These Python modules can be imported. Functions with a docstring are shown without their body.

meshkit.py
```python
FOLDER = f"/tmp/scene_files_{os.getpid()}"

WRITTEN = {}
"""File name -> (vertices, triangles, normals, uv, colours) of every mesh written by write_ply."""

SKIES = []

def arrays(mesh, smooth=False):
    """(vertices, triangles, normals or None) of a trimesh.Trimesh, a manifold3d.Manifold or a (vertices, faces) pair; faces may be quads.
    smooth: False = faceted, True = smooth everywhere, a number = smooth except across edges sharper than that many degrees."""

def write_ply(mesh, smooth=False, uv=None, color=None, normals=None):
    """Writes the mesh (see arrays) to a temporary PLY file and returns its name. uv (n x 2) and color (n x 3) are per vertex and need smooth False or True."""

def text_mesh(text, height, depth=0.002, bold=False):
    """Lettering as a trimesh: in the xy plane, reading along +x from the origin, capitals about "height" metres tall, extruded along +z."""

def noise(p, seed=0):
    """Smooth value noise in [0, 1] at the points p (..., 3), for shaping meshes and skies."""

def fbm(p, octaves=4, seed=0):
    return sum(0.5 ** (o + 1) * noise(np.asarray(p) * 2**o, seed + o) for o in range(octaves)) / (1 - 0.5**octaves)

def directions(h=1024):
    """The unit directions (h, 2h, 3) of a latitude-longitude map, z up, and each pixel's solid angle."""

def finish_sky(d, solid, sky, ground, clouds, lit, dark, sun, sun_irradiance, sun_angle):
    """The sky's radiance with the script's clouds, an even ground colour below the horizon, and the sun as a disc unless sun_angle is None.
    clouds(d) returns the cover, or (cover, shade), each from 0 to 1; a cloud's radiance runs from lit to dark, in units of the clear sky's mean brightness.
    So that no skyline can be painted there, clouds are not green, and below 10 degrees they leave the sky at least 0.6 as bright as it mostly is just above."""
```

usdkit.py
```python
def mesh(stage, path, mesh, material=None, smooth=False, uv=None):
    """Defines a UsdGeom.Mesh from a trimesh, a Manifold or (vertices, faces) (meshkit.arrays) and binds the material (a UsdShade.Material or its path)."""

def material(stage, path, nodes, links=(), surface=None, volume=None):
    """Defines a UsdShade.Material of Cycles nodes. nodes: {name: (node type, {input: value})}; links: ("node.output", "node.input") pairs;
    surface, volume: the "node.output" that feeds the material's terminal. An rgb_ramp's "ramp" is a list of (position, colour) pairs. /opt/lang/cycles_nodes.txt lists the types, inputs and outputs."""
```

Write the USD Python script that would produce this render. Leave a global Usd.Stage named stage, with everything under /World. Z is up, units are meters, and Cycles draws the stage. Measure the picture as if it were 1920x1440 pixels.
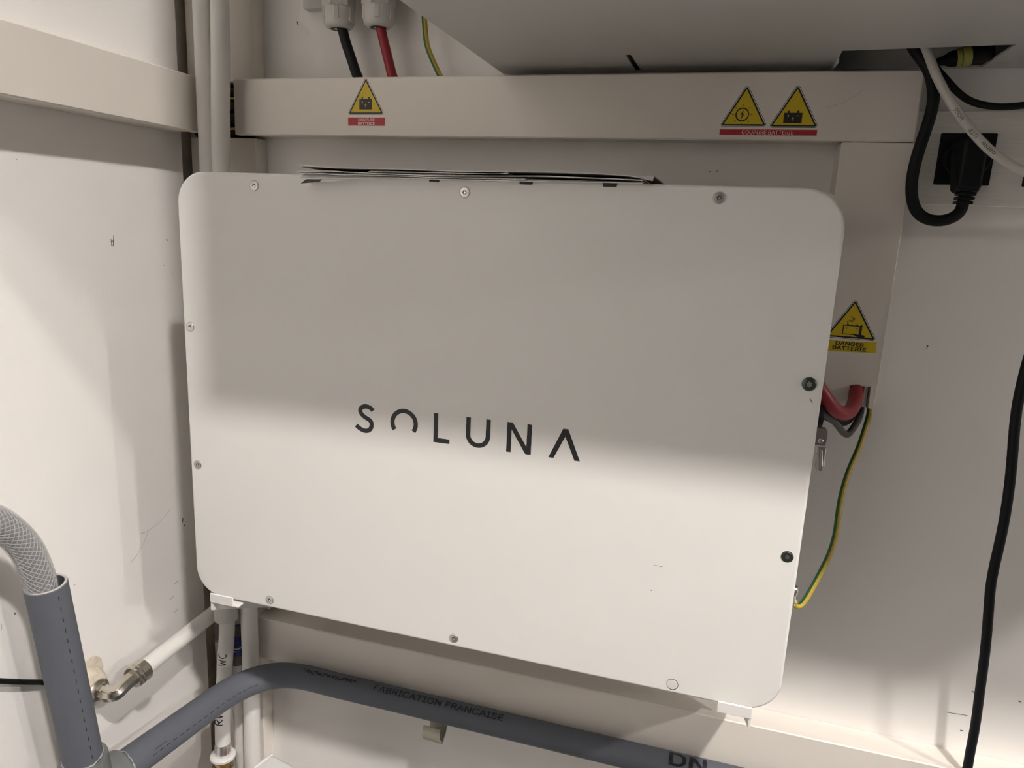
import math, random
import numpy as np
import trimesh
import manifold3d as m3
from shapely.geometry import Polygon, LineString, Point, box as sbox
from shapely import affinity
from shapely.ops import unary_union
from pxr import Usd, UsdGeom, UsdLux, UsdShade, Gf, Sdf
import usdkit, meshkit

random.seed(7)
RNG = np.random.default_rng(7)
stage = Usd.Stage.CreateInMemory()
UsdGeom.SetStageUpAxis(stage, UsdGeom.Tokens.z)
UsdGeom.SetStageMetersPerUnit(stage, 1.0)
UsdGeom.Xform.Define(stage, '/World')
UsdGeom.Scope.Define(stage, '/World/Looks')

# ------------------------------------------------------------------ camera, light, exposure
# x runs along the back wall from the left wall, y into the back wall (y = 0), z up
CAM = np.array([0.63265254, -0.78213936, 0.21743863])
RIGHT, DOWN, FWD = np.array([[0.95757953, 0.28472878, 0.04439564],
                             [0.10204888, -0.19098025, -0.97627484],
                             [-0.26949486, 0.93939133, -0.21193503]])
cam = UsdGeom.Camera.Define(stage, '/World/camera')
M = Gf.Matrix4d(1.0)
for i, v in enumerate((RIGHT, -DOWN, -FWD, CAM)):
    M.SetRow(i, Gf.Vec4d(*map(float, v), 1.0 if i == 3 else 0.0))
cam.AddTransformOp().Set(M)
cam.CreateHorizontalApertureAttr(36.0)
cam.CreateVerticalApertureAttr(27.0)
cam.CreateFocalLengthAttr(25.4777)
cam.CreateClippingRangeAttr(Gf.Vec2f(0.01, 50))
cam.CreateExposureAttr(0.0)

CEIL, FLOOR = 1.50, -1.0
LAMP_RADIUS = 0.05
LAMP_COLOR = (1.0, 0.945, 0.90)
LAMPS = [(1.168, -1.18, 1.50, 1690.0), (2.51, -1.18, 1.50, 1350.0), (5.2, -1.20, 1.20, 1000.0)]      # two ceiling downlights and a globe pendant: x, y, height, radiance

# ------------------------------------------------------------------ scene helpers
ORIGIN = {}
_used = {}


def numbered(path):
    n = _used.get(path, -1) + 1
    _used[path] = n
    return path if n == 0 else f'{path}_{n:03d}'


def thing(name, label=None, cat=None, loc=(0, 0, 0), group=None, kind=None):
    path = numbered('/World/' + name)
    x = UsdGeom.Xform.Define(stage, path)
    x.AddTranslateOp().Set(Gf.Vec3d(*map(float, loc)))
    ORIGIN[path] = np.array(loc, float)
    tag(x.GetPrim(), label, cat, group, kind)
    return path


def tag(p, label=None, cat=None, group=None, kind=None):
    for k, v in (('label', label), ('category', cat), ('group', group), ('kind', kind)):
        if v:
            p.SetCustomDataByKey(k, v)


def arr(mesh):
    v, f, _ = meshkit.arrays(mesh)
    return np.array(v, float), f


def obj(name, mesh, mat, parent=None, smooth=35, label=None, cat=None, group=None, kind=None):
    """ONE mesh prim, under its thing or part (given in world coordinates), or under /World."""
    path = numbered((parent or '/World') + '/' + name)
    org = np.zeros(3)
    if parent:
        org = ORIGIN.get(parent, org)
    v, f = arr(mesh)
    if not parent:
        org = v.mean(0) * 0
    m = usdkit.mesh(stage, path, trimesh.Trimesh(v - org, f, process=False), MAT[mat], smooth=smooth)
    ORIGIN[path] = org
    tag(m.GetPrim(), label, cat, group, kind)
    return path


def cat_mesh(*ms):
    return trimesh.util.concatenate([trimesh.Trimesh(*arr(m), process=False) for m in ms])


def bx(x0, x1, y0, y1, z0, z1, b=0.0):
    """a box, its edges chamfered by b"""
    x0, x1 = sorted((x0, x1)); y0, y1 = sorted((y0, y1)); z0, z1 = sorted((z0, z1))
    if b <= 0:
        m = trimesh.creation.box((x1 - x0, y1 - y0, z1 - z0))
        m.apply_translation(((x0 + x1) / 2, (y0 + y1) / 2, (z0 + z1) / 2))
        return m
    pts = []
    for sx in (0, 1):
        for sy in (0, 1):
            for sz in (0, 1):
                c = np.array([(x0, x1)[sx], (y0, y1)[sy], (z0, z1)[sz]])
                d = np.array([1 - 2 * sx, 1 - 2 * sy, 1 - 2 * sz]) * b
                for k in range(3):
                    e = d.copy(); e[k] = 0
                    pts.append(c + e)
    return trimesh.Trimesh(*arr(trimesh.convex.convex_hull(np.array(pts))), process=False)


def rbox(x0, x1, y0, y1, z0, z1, r, seg=8):
    """a box with round edges"""
    s = m3.Manifold.sphere(r, seg * 4)
    return m3.Manifold.batch_hull([s.translate((x, y, z)) for x in (x0 + r, x1 - r) for y in (y0 + r, y1 - r) for z in (z0 + r, z1 - r)])


def man(mesh):
    v, f = arr(mesh)
    return m3.Manifold(m3.Mesh(vert_properties=v.astype(np.float32), tri_verts=f.astype(np.uint32)))


def spline(pts, n=60):
    from scipy.interpolate import CubicSpline
    P = np.array(pts, float)
    if len(P) == 2:
        return P[0] + np.linspace(0, 1, n)[:, None] * (P[1] - P[0])
    t = np.r_[0, np.cumsum(np.sqrt(np.linalg.norm(np.diff(P, axis=0), axis=1)))]
    return CubicSpline(t, P)(np.linspace(0, t[-1], n))


def frames(C, up=None):
    T = np.gradient(C, axis=0)
    T /= np.linalg.norm(T, axis=1, keepdims=True)
    a = np.array(up if up is not None else ((0, 0, 1) if abs(T[0][2]) < .9 else (1, 0, 0)), float)
    N = []
    for t in T:
        a = a - t * (a @ t)
        a = a / np.linalg.norm(a)
        N.append(a.copy())
    N = np.array(N)
    return T, N, np.cross(T, N)


def tube(pts, r, n=18, seg=60, curve=True, cap=True, a0=0.0, a1=2 * math.pi, up=None):
    """a round cable or pipe along points; r may vary along it; a0..a1 keeps only a strip of its skin, thickened"""
    C = spline(pts, seg) if curve else np.array(pts, float)
    T, N, B = frames(C, up)
    r = np.broadcast_to(np.interp(np.linspace(0, 1, len(C)), np.linspace(0, 1, np.size(r)), np.atleast_1d(r)), (len(C),))
    full = a1 - a0 > 2 * math.pi - 1e-6
    if full:
        a = np.linspace(0, 2 * math.pi, n, endpoint=False)
        ring = np.cos(a)[None, :, None] * N[:, None] + np.sin(a)[None, :, None] * B[:, None]
        V = C[:, None] + ring * r[:, None, None]
        k = n
    else:
        a = np.linspace(a0, a1, n)
        ring = np.cos(a)[None, :, None] * N[:, None] + np.sin(a)[None, :, None] * B[:, None]
        V = np.concatenate([C[:, None] + ring * r[:, None, None], C[:, None] + ring[:, ::-1] * (r * .8)[:, None, None]], 1)
        k = 2 * n
    m = len(C)
    i, j = np.meshgrid(np.arange(m - 1), np.arange(k), indexing='ij')
    p, q = i * k + j, i * k + (j + 1) % k
    F = np.concatenate([np.stack([p, q, q + k], -1).reshape(-1, 3), np.stack([p, q + k, p + k], -1).reshape(-1, 3)])
    V = V.reshape(-1, 3)
    if cap:
        if full:
            e0, e1 = len(V), len(V) + 1
            V = np.vstack([V, C[0], C[-1]])
            jj = np.arange(k)
            F = np.vstack([F, np.stack([np.full(k, e0), (jj + 1) % k, jj], 1), np.stack([np.full(k, e1), (m - 1) * k + jj, (m - 1) * k + (jj + 1) % k], 1)])
        else:
            tri = []
            for j in range(n - 1):
                tri += [(j, k - 1 - j, j + 1), (j + 1, k - 1 - j, k - 2 - j)]
            tri = np.array(tri)
            F = np.vstack([F, tri, tri[:, ::-1] + (m - 1) * k])
    return trimesh.Trimesh(V, F, process=False)


def lathe(profile, base, axis, n=40):
    """revolves (radius, height) pairs about an axis through base"""
    P = np.array(profile, float)
    ax = np.array(axis, float) / np.linalg.norm(axis)
    u = np.cross(ax, (0, 0, 1) if abs(ax[2]) < .9 else (1, 0, 0)); u /= np.linalg.norm(u)
    w = np.cross(ax, u)
    a = np.linspace(0, 2 * math.pi, n, endpoint=False)
    d = np.cos(a)[:, None] * u + np.sin(a)[:, None] * w
    V = (np.array(base) + P[:, 1][:, None, None] * ax + np.maximum(P[:, 0], 1e-6)[:, None, None] * d[None]).reshape(-1, 3)
    m = len(P)
    i, j = np.meshgrid(np.arange(m - 1), np.arange(n), indexing='ij')
    p, q = i * n + j, i * n + (j + 1) % n
    F = np.concatenate([np.stack([p, q, q + n], -1).reshape(-1, 3), np.stack([p, q + n, p + n], -1).reshape(-1, 3)])
    t = trimesh.Trimesh(V, F, process=False)
    return t


def cyl(base, axis, r, h, n=32, b=0.0):
    b = min(b, r * .45, h * .45)
    if b <= 0:
        return lathe([(0, 0), (r, 0), (r, h), (0, h)], base, axis, n)
    return lathe([(0, 0), (r - b, 0), (r, b), (r, h - b), (r - b, h), (0, h)], base, axis, n)


def hexnut(base, axis, r, h, sides=6, b=0.001):
    return lathe([(0, 0), (r - b, 0), (r, b), (r, h - b), (r - b, h), (0, h)], base, axis, sides)


def polys(g):
    return [p for p in getattr(g, 'geoms', [g]) if p.geom_type == 'Polygon' and p.area > 1e-10]


def ext(shape, h, y, x=0.0, z=0.0):
    """a flat shape in (x, z), standing on the plane at y and h thick towards the room (-y)"""
    out = []
    for p in polys(shape):
        e = trimesh.creation.extrude_polygon(p, h, engine='earcut')
        v = np.array(e.vertices)
        out.append(trimesh.Trimesh(np.c_[x + v[:, 0], y - v[:, 2], z + v[:, 1]], e.faces, process=False))
    return trimesh.util.concatenate(out)


def text_on(text, height, x, y, z, width=None, h=0.00015, bold=False, center=True):
    t = meshkit.text_mesh(text, height, h, bold)
    v = np.array(t.vertices)
    w = v[:, 0].max() - v[:, 0].min()
    v[:, 0] -= v[:, 0].min()
    if width:
        v[:, 0] *= width / w
        w = width
    if center:
        v[:, 0] -= w / 2
    return trimesh.Trimesh(np.c_[x + v[:, 0], y - v[:, 2], z + v[:, 1]], t.faces, process=False)


def stroke(pts, w, cap=2, join=2):
    return LineString(pts).buffer(w / 2, cap_style=cap, join_style=join)


def bezier_pts(pts, n=40):
    return spline(np.c_[np.array(pts, float), np.zeros(len(pts))], n)[:, :2]


# ------------------------------------------------------------------ materials
MAT = {}


def mat(name, color, rough=0.5, metal=0.0, noise=0.0, scale=30.0, bump=0.0, bscale=400.0, spec=0.5, coat=0.0, stretch=None, trans=0.0, extra=None, tint=None):
    nodes = {'p': ('principled_bsdf', {'base_color': color, 'roughness': rough, 'metallic': metal, 'specular_ior_level': spec, 'coat_weight': coat, 'transmission_weight': trans, **(extra or {})})}
    links = []
    if noise or bump:
        nodes['g'] = ('geometry', {})
        nodes['map'] = ('mapping', {'scale': stretch or (1, 1, 1)})
        links.append(('g.position', 'map.vector'))
    if noise:
        lo = tuple(c * (1 - noise) for c in (tint or color)); hi = tuple(min(1, c * (1 + noise)) for c in color)
        nodes['n'] = ('noise_texture', {'scale': scale, 'detail': 4.0, 'roughness': 0.55})
        nodes['r'] = ('rgb_ramp', {'ramp': [(0.25, lo), (0.75, hi)]})
        links += [('map.vector', 'n.vector'), ('n.fac', 'r.fac'), ('r.color', 'p.base_color')]
    if bump:
        nodes['bn'] = ('noise_texture', {'scale': bscale, 'detail': 3.0})
        nodes['b'] = ('bump', {'strength': bump, 'distance': 0.001})
        links += [('map.vector', 'bn.vector'), ('bn.fac', 'b.height'), ('b.normal', 'p.normal')]
    MAT[name] = usdkit.material(stage, '/World/Looks/' + name, nodes, links, surface='p.BSDF')


mat('wall_paint', (0.885, 0.86, 0.83), 0.75, noise=0.015, scale=9, bump=0.15, bscale=260, spec=0.25)
mat('back_paint', (0.87, 0.845, 0.815), 0.6, noise=0.015, scale=9, bump=0.08, bscale=260, spec=0.3)
mat('raw_board', (0.60, 0.53, 0.44), 0.9, noise=0.12, scale=60, bump=0.5, bscale=300)
mat('dark_paint', (0.08, 0.077, 0.074), 0.8)
mat('floor_tile', (0.10, 0.097, 0.094), 0.5, noise=0.1, scale=8)
mat('ceiling_paint', (0.20, 0.195, 0.19), 0.85)
mat('far_paint', (0.60, 0.585, 0.57), 0.8, noise=0.02, scale=5)
mat('trunk_plastic', (0.80, 0.745, 0.68), 0.42, noise=0.01, scale=20, spec=0.4)
mat('trunk_plastic_inside', (0.70, 0.64, 0.60), 0.45)
mat('powder_coat', (0.80, 0.785, 0.755), 0.48, noise=0.006, scale=30, bump=0.06, bscale=1500, spec=0.4)
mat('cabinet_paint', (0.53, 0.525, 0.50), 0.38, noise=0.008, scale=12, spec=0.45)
mat('bracket_paint', (0.83, 0.81, 0.79), 0.4)
mat('logo_black', (0.012, 0.014, 0.016), 0.45)
mat('ink', (0.03, 0.03, 0.035), 0.7)
mat('pencil', (0.12, 0.115, 0.11), 0.8)
mat('scuff', (0.60, 0.57, 0.54), 0.8)
mat('screw_steel', (0.62, 0.61, 0.59), 0.28, metal=1.0)
mat('screw_bright', (0.78, 0.76, 0.73), 0.22, metal=1.0)
mat('screw_dark', (0.07, 0.085, 0.07), 0.3, metal=0.7)
mat('recess_dark', (0.03, 0.028, 0.025), 0.5)
mat('cap_plastic', (0.72, 0.71, 0.69), 0.35)
mat('pvc_grey', (0.125, 0.135, 0.158), 0.5, noise=0.03, scale=40, spec=0.15)
mat('pvc_fitting', (0.16, 0.165, 0.165), 0.42, noise=0.05, scale=60)
mat('pvc_cut', (0.55, 0.53, 0.49), 0.7)
mat('glue', (0.33, 0.33, 0.325), 0.25, noise=0.4, scale=160)
mat('white_pipe', (0.79, 0.77, 0.74), 0.38, spec=0.4)
mat('white_plastic', (0.82, 0.81, 0.80), 0.4)
mat('clip_plastic', (0.37, 0.35, 0.285), 0.5)
mat('nickel', (0.66, 0.62, 0.55), 0.22, metal=1.0, noise=0.06, scale=200)
mat('brass', (0.62, 0.44, 0.18), 0.25, metal=1.0)
mat('putty', (0.68, 0.60, 0.49), 0.85, noise=0.12, scale=120, bump=0.8, bscale=250)
mat('black_rubber', (0.006, 0.0065, 0.008), 0.55, spec=0.22)
mat('black_sheath', (0.010, 0.010, 0.011), 0.5, spec=0.25)
mat('black_plastic', (0.006, 0.0065, 0.008), 0.5, spec=0.22)
mat('matt_black', (0.006, 0.006, 0.006), 0.8)
mat('grey_sheath', (0.055, 0.055, 0.053), 0.45)
mat('red_sheath', (0.27, 0.010, 0.018), 0.42)
mat('yellow_sheath', (0.50, 0.36, 0.045), 0.45)
mat('green_sheath', (0.018, 0.11, 0.03), 0.45)
mat('utp_grey', (0.58, 0.56, 0.51), 0.45)
mat('ring_yellow', (0.42, 0.42, 0.10), 0.5)
mat('gland_grey', (0.60, 0.585, 0.555), 0.45)
mat('gland_lip', (0.45, 0.44, 0.42), 0.5)
mat('sign_white', (0.74, 0.72, 0.69), 0.4)
mat('sign_yellow', (0.66, 0.48, 0.012), 0.4)
mat('sign_red', (0.46, 0.022, 0.03), 0.4)
mat('sign_black', (0.012, 0.012, 0.012), 0.4)
mat('sign_pale', (0.80, 0.70, 0.68), 0.4)
mat('paper', (0.74, 0.72, 0.69), 0.7)
mat('paper_dark', (0.16, 0.15, 0.145), 0.5)
mat('print_black', (0.012, 0.014, 0.02), 0.35)
mat('blue_label', (0.03, 0.05, 0.22), 0.35)
mat('hose_skin', (0.45, 0.45, 0.46), 0.18, spec=0.5, extra={'alpha': 0.42})
mat('hose_core', (0.20, 0.20, 0.215), 0.35)
mat('hose_thread', (0.70, 0.69, 0.68), 0.3)
mat('red_handle', (0.45, 0.02, 0.03), 0.35)
mat('rubber_pad', (0.03, 0.03, 0.03), 0.7)
mat('brushed_metal', (0.86, 0.835, 0.78), 0.42, metal=0.12, noise=0.07, scale=26, stretch=(1.6, 1.6, 40), bump=0.2, bscale=40)
mat('stainless', (0.46, 0.43, 0.40), 0.28, metal=1.0, noise=0.05, scale=150, stretch=(1, 1, 12))
mat('lamp_trim', (0.8, 0.8, 0.8), 0.4)

# ------------------------------------------------------------------ the room
RX, RY = 6.0, -2.6
obj('wall_back', bx(-0.12, RX, 0, 0.1, FLOOR, CEIL), 'back_paint', kind='structure', label='white painted back wall behind the battery cabinet')
# the left lining board stops short of the corner with a ragged cut edge
edge_z = np.linspace(FLOOR, CEIL, 420)
edge_y = -0.0355 - 0.0011 * meshkit.fbm(np.c_[edge_z * 120, edge_z * 0, edge_z * 0], 3, 5)
outline = Polygon([(RY, FLOOR), (RY, CEIL)] + list(zip(edge_y[::-1], edge_z[::-1])))
e = trimesh.creation.extrude_polygon(outline, 0.016, engine='earcut')
ev = np.array(e.vertices)
wl = thing('wall_left', label='white painted left wall lining board with ragged end', kind='structure')
obj('lining_board', trimesh.Trimesh(np.c_[-0.016 + ev[:, 2], ev[:, 0], ev[:, 1]], e.faces, process=False), 'wall_paint', wl, smooth=False)
obj('corner_stud', bx(-0.12, -0.016, RY, 0.0, FLOOR, CEIL), 'raw_board', wl, smooth=False)
obj('wall_right', bx(RX, RX + 0.1, RY, 0.1, FLOOR, CEIL), 'far_paint', kind='structure', label='pale right wall of the plant room')
obj('wall_front', bx(-0.12, RX, RY - 0.1, RY, FLOOR, CEIL), 'dark_paint', kind='structure', label='dark wall behind the camera')
obj('floor', bx(-0.12, RX + 0.1, RY - 0.1, 0.1, FLOOR - 0.1, FLOOR), 'floor_tile', kind='structure', label='grey floor')
obj('ceiling', bx(-0.12, RX + 0.1, RY - 0.1, 0.1, CEIL, CEIL + 0.1), 'ceiling_paint', kind='structure', label='pale ceiling')
for i, (lx, ly, lz, power) in enumerate(LAMPS):
    glow = usdkit.material(stage, f'/World/Looks/lamp_glow_{i}', {'e': ('emission', {'color': LAMP_COLOR, 'strength': power})}, [], surface='e.emission')
    MAT['lamp_glow'] = glow
    if lz > CEIL - .01:
        d = thing('ceiling_downlight', ['round ceiling downlight nearest the left wall', 'round ceiling downlight further from the left wall'][i], 'ceiling light', (lx, ly, CEIL))
        obj('trim_ring', lathe([(LAMP_RADIUS + .001, 0), (LAMP_RADIUS + .018, 0), (LAMP_RADIUS + .016, -.004), (LAMP_RADIUS + .003, -.006), (LAMP_RADIUS + .001, 0)], (lx, ly, CEIL), (0, 0, 1), 48), 'lamp_trim', d)
        obj('diffuser', cyl((lx, ly, CEIL - .0035), (0, 0, 1), LAMP_RADIUS, .0034, 48), 'lamp_glow', d)
    else:
        d = thing('pendant_lamp', 'opal globe pendant lamp at the far right of the room', 'ceiling light', (lx, ly, CEIL))
        obj('ceiling_rose', cyl((lx, ly, CEIL - .02), (0, 0, 1), .04, .0199, 40, .003), 'lamp_trim', d)
        obj('stem', cyl((lx, ly, lz + LAMP_RADIUS - .002), (0, 0, 1), .006, CEIL - .018 - lz - LAMP_RADIUS, 16), 'lamp_trim', d)
        obj('globe', trimesh.creation.icosphere(3, LAMP_RADIUS).apply_translation((lx, ly, lz)), 'lamp_glow', d, smooth=True)

# marks on the walls: thin pencil strokes, scuffs and pinholes
def wall_mark_left(pts, w, m='pencil', name='pencil_mark'):
    g = stroke([(-p[0], p[1]) for p in pts], w)
    parts = []
    for p in polys(g):
        q = trimesh.creation.extrude_polygon(p, .0002, engine='earcut'); v = np.array(q.vertices)
        parts.append(trimesh.Trimesh(np.c_[v[:, 2], -v[:, 0], v[:, 1]], q.faces[:, ::-1], process=False))
    obj(name, trimesh.util.concatenate(parts), m, wl, smooth=False)
wall_mark_left([(-.1455, .1896), (-.1472, .1779)], .0006)
wall_mark_left([(-.1494, .1857), (-.1493, .1785)], .0006)
wall_mark_left([(-.1489, .1829), (-.1460, .1841)], .0006)
wall_mark_left([(-.1493, .1785), (-.1478, .1790)], .0006)
for y_, z_, a, b_, w in [(-.0688, .1855, .0012, -.0022, .0009), (-.0754, .1549, .0004, -.0006, .0009), (-.0615, .1456, .0008, -.0012, .0008), (-.25, .2573, .0003, 0, .0009),
                         (-.0684, -.1692, .0012, .006, .0014), (-.0660, -.1735, .002, -.0015, .0012), (-.2989, -.1724, .0012, -.001, .0016), (-.3131, -.1817, .0004, .006, .0008), (-.2302, -.1762, .0003, .0003, .001)]:
    wall_mark_left([(y_, z_), (y_ + a, z_ + b_)], w, 'pencil' if w > .0008 else 'scuff', 'speck')
wall_mark_left(bezier_pts([(-.138, -.155), (-.118, -.156), (-.098, -.149), (-.089, -.144)]), .0006, 'scuff', 'scratch')
wall_mark_left(bezier_pts([(-.155, -.185), (-.140, -.176), (-.125, -.158)]), .0006, 'scuff', 'scratch')
for (y_, z_) in [(-.098, -.262), (-.088, -.245), (-.092, -.283)]:
    wall_mark_left([(y_, z_), (y_ + .007, z_ + .002)], .0012, 'scuff', 'scuff_mark')
wb = []
for x, z, a, b_, w in [(.087, .3978, -.0008, -.0026, .0009), (.0800, .3898, .004, .0012, .0007), (.1352, .4342, .0012, -.0045, .0008), (.8248, .1227, .0011, -.0008, .0014), (.8254, .1222, -.0003, -.003, .0006),
                    (.9196, -.2324, .0024, -.0006, .0012), (.9618, -.2332, .003, -.001, .0009), (.7846, .1638, .0004, -.0012, .0008), (.8263, -.0895, .0003, 0, .0009), (.6045, .2802, .0015, .0005, .0006),
                    (.6118, .2800, .0006, .0018, .0007), (.9161, -.2795, .003, .0002, .0007), (.9, -.262, .02, .001, .0005)]:
    wb.append(ext(stroke([(x, z), (x + a, z + b_)], w), .0002, 0))
obj('speck_marks', trimesh.util.concatenate(wb), 'pencil', '/World/wall_back', smooth=False, kind='stuff')


# ------------------------------------------------------------------ cable trunking (a base with a snap-on lid)
def trunk_h(x0, x1, t, z0, z1, lab, lip=0.009, loc=None, cutline=None):
    th = thing('cable_trunking', lab, 'cable trunking', ((x0 + x1) / 2, 0, z0))
    obj('trunking_base', bx(x0, x1, -t + lip, -.0003, z0 + .0019, z1 - .0019, .0004), 'trunk_plastic', th)
    obj('trunking_lid', bx(x0, x1, -t, -t + lip, z0, z1, .0012), 'trunk_plastic', th)
    return th


TT, TZ0, TZ1 = .0411, .3058, .3658
top_trunk = trunk_h(.0777, .7784, TT, TZ0, TZ1, 'beige horizontal trunking carrying the battery warning stickers above the cabinet')
low_trunk = trunk_h(.0792, 1.6, .0370, -.3610, -.3015, 'beige horizontal trunking low on the back wall under the cabinet')
obj('pencil_line', ext(stroke(bezier_pts([(.703, .3352), (.718, .3400), (.731, .350)]), .0005), .00015, -TT), 'scuff', top_trunk, smooth=False)
lt = thing('cable_trunking', 'beige trunking running along the left wall to the corner', 'cable trunking', (0, -.6, TZ0))
obj('trunking_base', bx(.0003, .0411 - .009, -1.3, -.0535, TZ0 + .0011, TZ1 - .0011, .0004), 'trunk_plastic', lt)
obj('trunking_lid', bx(.0411 - .009, .0411, -1.3, -.0533, TZ0, TZ1, .0012), 'trunk_plastic', lt)

# right vertical trunking with a ragged notch cut in its lower end
vt = thing('cable_trunking', 'beige vertical trunking right of the cabinet with a notch cut for the red cable', 'cable trunking', (.749, 0, .063))
sh = man(bx(.7191, .7793, -TT, -.0003, .0632, TZ0 - .0006, .0008))
rag = [(.7552, .060), (.7552, .0838)] + [(.7552 + .0182 * k / 9, .0842 + .0011 * math.sin(k * 2.3) + .0006 * ((k * 7) % 3 - 1)) for k in range(1, 9)] + [(.7736, .0850), (.7742, .060)]
cut = man(ext(Polygon(rag), .04, -.004))
obj('trunking_body', sh - cut, 'trunk_plastic', vt, smooth=30)
obj('inner_rail', bx(.7686, .7700, -.038, -.0045, .0636, .0846), 'trunk_plastic_inside', vt)
obj('inner_rail', bx(.7708, .7726, -.034, -.0045, .0630, .0830), 'trunk_plastic_inside', vt)
obj('broken_edge', cat_mesh(*[bx(.7556 + k * .0021, .7556 + k * .0021 + .0016, -.0413, -.039, .0838 + .0005 * ((k * 5) % 3), .0856 + .0006 * ((k * 3) % 2)) for k in range(8)]), 'sign_white', vt, smooth=False)

# corner trunking, in lengths above, between and below the horizontal runs
for z0, z1, x1, lab in [(.3662, 1.28, .0915, 'narrow beige vertical trunking in the corner above the horizontal run'),
                        (-.2975, .3046, .0915, 'narrow beige vertical trunking in the corner behind the cabinet'),
                        (-.995, -.364, .0775, 'narrow beige vertical trunking in the corner below the cabinet')]:
    c = thing('corner_trunking', lab, 'cable trunking', (.046, 0, z0))
    obj('trunking_base', bx(.0022, x1 - .0008, -.013, -.0003, z0, z1), 'trunk_plastic', c)
    obj('trunking_lid', bx(.0014, x1, -.022, -.013, z0, z1, .001), 'trunk_plastic', c)
jb = thing('cable_bundle', 'dark cables in the open gap where the corner trunking meets the horizontal run', 'cables', (.04, -.01, .3))
obj('dark_liner', bx(.002, .0772, -.003, -.0004, .2988, .3658), 'matt_black', jb)
for k, zz in enumerate((.311, .326, .341, .356)):
    obj('cable', tube([(.004, -.0105 - .001 * (k % 2), zz), (.04, -.0115, zz + .002), (.0765, -.0105, zz - .001)], .006, 12, 20), 'matt_black', jb)
obj('yellow_wire', cat_mesh(tube([(.004, -.019, .3475), (.04, -.0185, .3492), (.0765, -.019, .348)], .0012, 8, 16), tube([(.004, -.019, .3155), (.04, -.0185, .3145), (.0765, -.019, .3165)], .0014, 8, 16)), 'yellow_sheath', jb)

# ------------------------------------------------------------------ white water pipes in the corner
pa = thing('water_pipe', 'white water pipe marked RV and WC in pen, brass union at its foot', 'pipe', (.0433, -.065, -.56))
pathA = [(.0603, -.065, 1.28), (.0602, -.065, .6), (.0600, -.065, .26), (.0600, -.065, 0), (.0597, -.065, -.24), (.0575, -.065, -.31), (.0518, -.065, -.3645), (.0455, -.065, -.43), (.0433, -.065, -.482)]
CA = spline(pathA, 160)
obj('pipe', tube(CA, .0098, 24, curve=False), 'white_pipe', pa)
obj('collar', tube([(.0610, -.069, -.266), (.0607, -.069, -.2905)], .0145, 28, 6), 'gland_grey', pa)
obj('chrome_sleeve', lathe([(0, 0), (.0102, 0), (.0107, .002), (.0107, .0165), (.0100, .018), (.0104, .0195), (0, .0195)], (.0427, -.065, -.5000), (.03, 0, 1)), 'screw_bright', pa)
obj('white_ring', lathe([(.009, 0), (.0150, 0), (.0166, .0015), (.0166, .0045), (.0150, .006), (.009, .006)], (.0423, -.065, -.5045), (.02, 0, 1)), 'white_plastic', pa)
obj('brass_union', lathe([(0, 0), (.0096, 0), (.0096, .004), (.0108, .005), (.0108, .008), (.0096, .009), (.0096, .0135), (0, .0135)], (.0415, -.065, -.5182), (.02, 0, 1)), 'brass', pa)
obj('hex_nut', hexnut((.041, -.065, -.5345), (.02, 0, 1), .0160, .0165), 'nickel', pa)
obj('tail_pipe', tube([(.041, -.065, -.53), (.041, -.065, -.995)], .0098, 20, 4), 'white_pipe', pa)


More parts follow.
